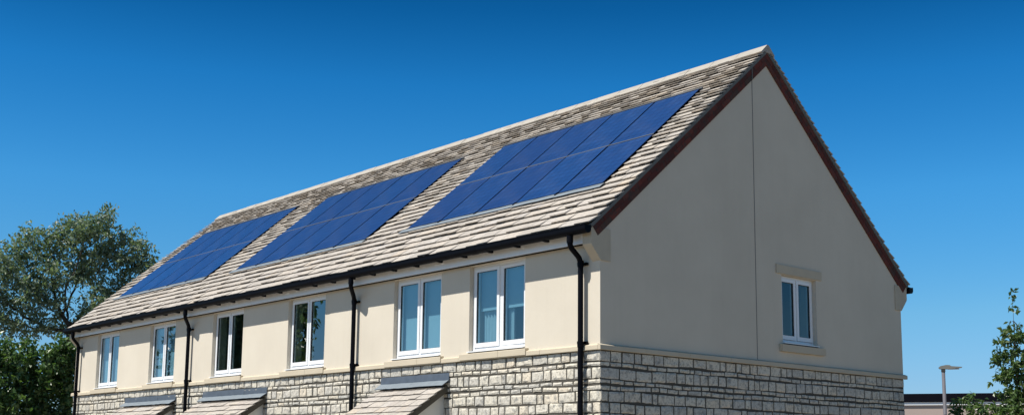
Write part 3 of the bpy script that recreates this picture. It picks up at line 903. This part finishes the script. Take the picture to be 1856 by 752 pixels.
# tall airy tree, left: own axes x = across the view, y = away from the camera
def view_axes(loc): 
    d = Vector((loc[0] - 9.99, loc[1] + 10.17, 0)).normalized()
    return math.atan2(-d.x, d.y)
loc = (-27.45, 3.85, 0)
px = lambda x: (x - 126) * 0.0184
pz = lambda y: 5.88 + (600 - y) * 0.0186
lobes = []
for cx, cy, rx, rz_, w in ((150, 432, 52, 40, 1.5), (100, 450, 45, 35, 1.0), (48, 450, 36, 26, .7), (205, 448, 45, 34, 1.2), (232, 478, 36, 26, .8), (255, 490, 18, 14, .25),
                           (20, 500, 42, 36, 1.0), (65, 520, 48, 36, 1.2), (110, 500, 40, 36, .9), (160, 490, 50, 30, .8), (40, 565, 48, 32, 1.1), (100, 560, 34, 24, .55), (-40, 500, 60, 50, 1.6), (-60, 570, 60, 40, 1.2),
                           (185, 535, 26, 20, .28), (225, 520, 22, 16, .28), (30, 600, 50, 26, .9), (85, 605, 30, 18, .35), (262, 480, 16, 12, .25), (170, 405, 20, 18, .35), (120, 415, 22, 20, .35), (170, 545, 30, 14, .3), (205, 548, 20, 12, .25), (150, 578, 22, 12, .25), (110, 585, 24, 14, .3)):
    lobes.append((px(cx), random.uniform(-.5, .5), pz(cy), rx * .0184, max(.7, rx * .0184 * 1.1), rz_ * .0186, w))
t = grow_tree('airy_tree', loc, lobes, 'tall grey-green tree with an open airy crown behind the far roof end', 'tree', M_LEAF_AIRY, 3, 900, 0.19, 0.30, 0.145, 27000, 0.155,
              [(0, 0, 0), (0.02, 0, 1.5), (-0.05, 0, 3.0), (-0.03, 0, 4.4), (0.0, 0, 5.3), (0.0, 0, 5.9)], 0.105, tip=0.010, leafr=0.026, asp=0.42)
t.rotation_euler[2] = view_axes(loc)

loc = (-21.1, 0.75, 0)
px = lambda x: (x - 70) * 0.0152
pz = lambda y: 5.22 + (595 - y) * 0.0153
lobes = []
for cx, cy, rx, rz_, w in ((25, 650, 45, 42, 1), (75, 665, 42, 40, 1), (108, 640, 26, 34, .8), (114, 690, 22, 44, .9), (-20, 660, 50, 50, 1), (-60, 680, 50, 60, 1), (30, 720, 60, 50, 1.3), (95, 740, 36, 50, 1), (20, 800, 70, 60, 1.2), (80, 830, 45, 60, 1), (-40, 760, 60, 60, 1), (40, 880, 70, 50, 1)):
    lobes.append((px(cx), random.uniform(-.3, .3), pz(cy), rx * .0152, max(.5, rx * .0152), rz_ * .0153, w))
t = grow_tree('dense_tree', loc, lobes, 'dense dark green bushy tree beside the far wall, in front of the airy tree', 'tree', M_LEAF_DARK, 5, 900, 0.16, 0.30, 0.135, 32000, 0.12,
              [(0, 0, 0), (0.02, 0, .5), (0, 0, 1.0), (-.02, 0, 1.5)], 0.13, tip=0.010, leafr=0.03, asp=0.6)
t.rotation_euler[2] = view_axes(loc)

loc = (1.345, 7.875, 0)
px = lambda x: (x - 1838) * 0.0098
pz = lambda y: 4.70 - (y - 523) * 0.0087
lobes = []
for cx, cy, rx, rz_, w in ((1838, 538, 5, 9, .6), (1838, 556, 9, 18, .9), (1838, 584, 13, 24, 1.0), (1838, 615, 22, 25, 1), (1824, 640, 22, 22, .9), (1852, 640, 22, 24, .9), (1836, 670, 34, 28, 1.3), (1820, 690, 22, 22, .6), (1862, 690, 34, 30, 1.1), (1838, 715, 40, 28, 1.4), (1880, 720, 34, 30, 1), (1838, 760, 46, 34, 1.5), (1840, 810, 50, 34, 1.5)):
    lobes.append((px(cx), random.uniform(-.04, .04), pz(cy), rx * .0098, max(.08, rx * .0098), rz_ * .0087, w))
t = grow_tree('slender_tree', loc, lobes, 'slender young tree with glossy green leaves at the right edge', 'tree', M_LEAF_YOUNG, 8, 520, 0.07, 0.10, 0.080, 4600, 0.046,
              [(0, 0, 0), (0, 0, .7), (0.01, 0, 1.4), (0.0, 0, 2.1), (.01, 0, 2.8), (0, 0, 3.5), (0, 0, 4.2), (0, 0, 4.3)], 0.045, tip=0.004, leafr=0.012, asp=0.55, up=.35)
t.rotation_euler[2] = view_axes(loc)
loc = (0.78, 7.60, 0)
px = lambda x: (x - 1765) * 0.0098
pz = lambda y: 3.08 - (y - 712) * 0.0087
lobes = [(px(a), random.uniform(-.1, .1), pz(b), c * .0098, c * .0098, d * .0087, w) for a, b, c, d, w in
         ((1772, 728, 9, 8, .25), (1745, 735, 14, 12, .5), (1770, 742, 18, 14, .7), (1795, 735, 16, 14, .5), (1740, 765, 26, 20, 1), (1780, 770, 30, 22, 1), (1765, 810, 40, 30, 1.2))]
t = grow_tree('leafy_shrub', loc, lobes, 'small leafy shrub to the left of the slender young tree, below the lamp', 'shrub', M_LEAF_YOUNG, 9, 260, 0.07, 0.10, 0.085, 2200, 0.06,
              [(0, 0, 0), (0, 0, .8), (0, 0, 1.6), (0, 0, 2.1)], 0.03, tip=0.004, leafr=0.012, asp=0.55, up=.2)
t.rotation_euler[2] = view_axes(loc)

# tree across the street, outside the frame: mirrored in the panes of the third and fourth windows
lobes = [(-1.2, 0, 4.2, 1.5, 1.5, 1.5, 1), (1.0, .3, 4.6, 1.4, 1.4, 1.5, 1), (0, 0, 6.0, 1.7, 1.6, 1.5, 1.3), (0, 0, 7.6, 1.0, 1.0, 1.0, .6), (-1.6, .2, 5.6, 1.0, 1.0, 1.1, .6), (0, 0, 3, 1.9, 1.6, 1.2, 1)]
t = grow_tree('street_tree', (-33.0, -12.0, 0), lobes, 'dark leafy tree mirrored in both panes of the third front window from the far end', 'tree', M_LEAF_DARK, 12, 500, 0.3, 0.42, 0.26, 9000, 0.24,
              [(0, 0, 0), (0, 0, 1), (0, 0, 2)], 0.2, tip=0.015, leafr=0.05, asp=0.6)
t.scale = (1.3, 1.3, 1.1)
o = copy_tree(t); o.location = (-30.9, -12.6, 0); o.scale = (1.3, 1.3, 1.5)
o['label'] = 'dark leafy tree mirrored in the left pane of the fourth window from the far end'

# ------------------------------------------------------------------ light
SUN_EL, SUN_AZ = R(55.6), R(13)            # azimuth measured from the front wall's normal, towards -x
sd = Vector((-math.sin(SUN_AZ) * math.cos(SUN_EL), -math.cos(SUN_AZ) * math.cos(SUN_EL), math.sin(SUN_EL)))
sun = bpy.data.lights.new('sun', 'SUN'); sun.energy = 4.2; sun.angle = R(0.53); sun.color = (1.0, 0.955, 0.88)
so = bpy.data.objects.new('sun', sun); COL.objects.link(so)
so.rotation_euler = sd.to_track_quat('Z', 'Y').to_euler(); so.location = sd * 60
wld = bpy.data.worlds.new('World'); SC.world = wld; wld.use_nodes = True
nt = wld.node_tree; nt.nodes.clear()
out = nt.nodes.new('ShaderNodeOutputWorld'); bg = nt.nodes.new('ShaderNodeBackground')
sky = nt.nodes.new('ShaderNodeTexSky'); sky.sky_type = 'NISHITA'; sky.sun_disc = False
sky.sun_elevation = SUN_EL; sky.sun_rotation = math.atan2(sd.x, sd.y)
sky.air_density = 1.0; sky.dust_density = 0.2; sky.ozone_density = 4.0; sky.altitude = 0
hs = nt.nodes.new('ShaderNodeHueSaturation'); hs.inputs['Saturation'].default_value = 1.35
nt.links.new(sky.outputs[0], hs.inputs['Color'])
# blue deepened with height by a tint; unseen upper sky darkened to cut fill
tc = nt.nodes.new('ShaderNodeTexCoord'); sp = nt.nodes.new('ShaderNodeSeparateXYZ'); nt.links.new(tc.outputs['Generated'], sp.inputs[0])
SKYT = [(0.0, (0.42, 0.57, 0.78)), (0.060, (0.455, 0.59, 0.80)), (0.12, (0.57, 0.75, 0.81)), (0.22, (0.50, 0.87, 0.93)), (0.309, (0.23, 0.72, 0.835)),
        (0.368, (0.09, 0.49, 0.60)), (0.5, (0.09, 0.22, 0.22)), (1.0, (0.14, 0.21, 0.19))]
tint = ramp(nt, sp.outputs['Z'], SKYT)
mx = mix(nt, 1.0, hs.outputs[0], tint, 'MULTIPLY'); nt.links.new(mx, bg.inputs[0])
bg.inputs[1].default_value = 0.10
nt.links.new(bg.outputs[0], out.inputs[0])

# ------------------------------------------------------------------ camera
cam = bpy.data.cameras.new('camera'); co_ = bpy.data.objects.new('camera', cam); COL.objects.link(co_)
yaw, pit, roll = R(138.83474), R(8.54799), R(0.6015927)
F_ = Vector((math.cos(pit) * math.cos(yaw), math.cos(pit) * math.sin(yaw), math.sin(pit)))
R_ = Vector((math.sin(yaw), -math.cos(yaw), 0)); U_ = R_.cross(F_)
R2 = R_ * math.cos(roll) + U_ * math.sin(roll); U2 = U_ * math.cos(roll) - R_ * math.sin(roll)
mw = Matrix((R2, U2, -F_)).transposed().to_4x4(); mw.translation = (9.99439774, -10.1681237, 1.95)
co_.matrix_world = mw
cam.sensor_width = 36; cam.sensor_fit = 'HORIZONTAL'; cam.lens = 2135.4148 / 1856 * 36
cam.shift_x = 0; cam.shift_y = 137.25 / 1856
cam.clip_start = 0.1; cam.clip_end = 3000
SC.camera = co_
vs = SC.view_settings; vs.view_transform = 'Standard'; vs.look = 'None'; vs.gamma = 1; vs.exposure = 0.55; vs.use_curve_mapping = False
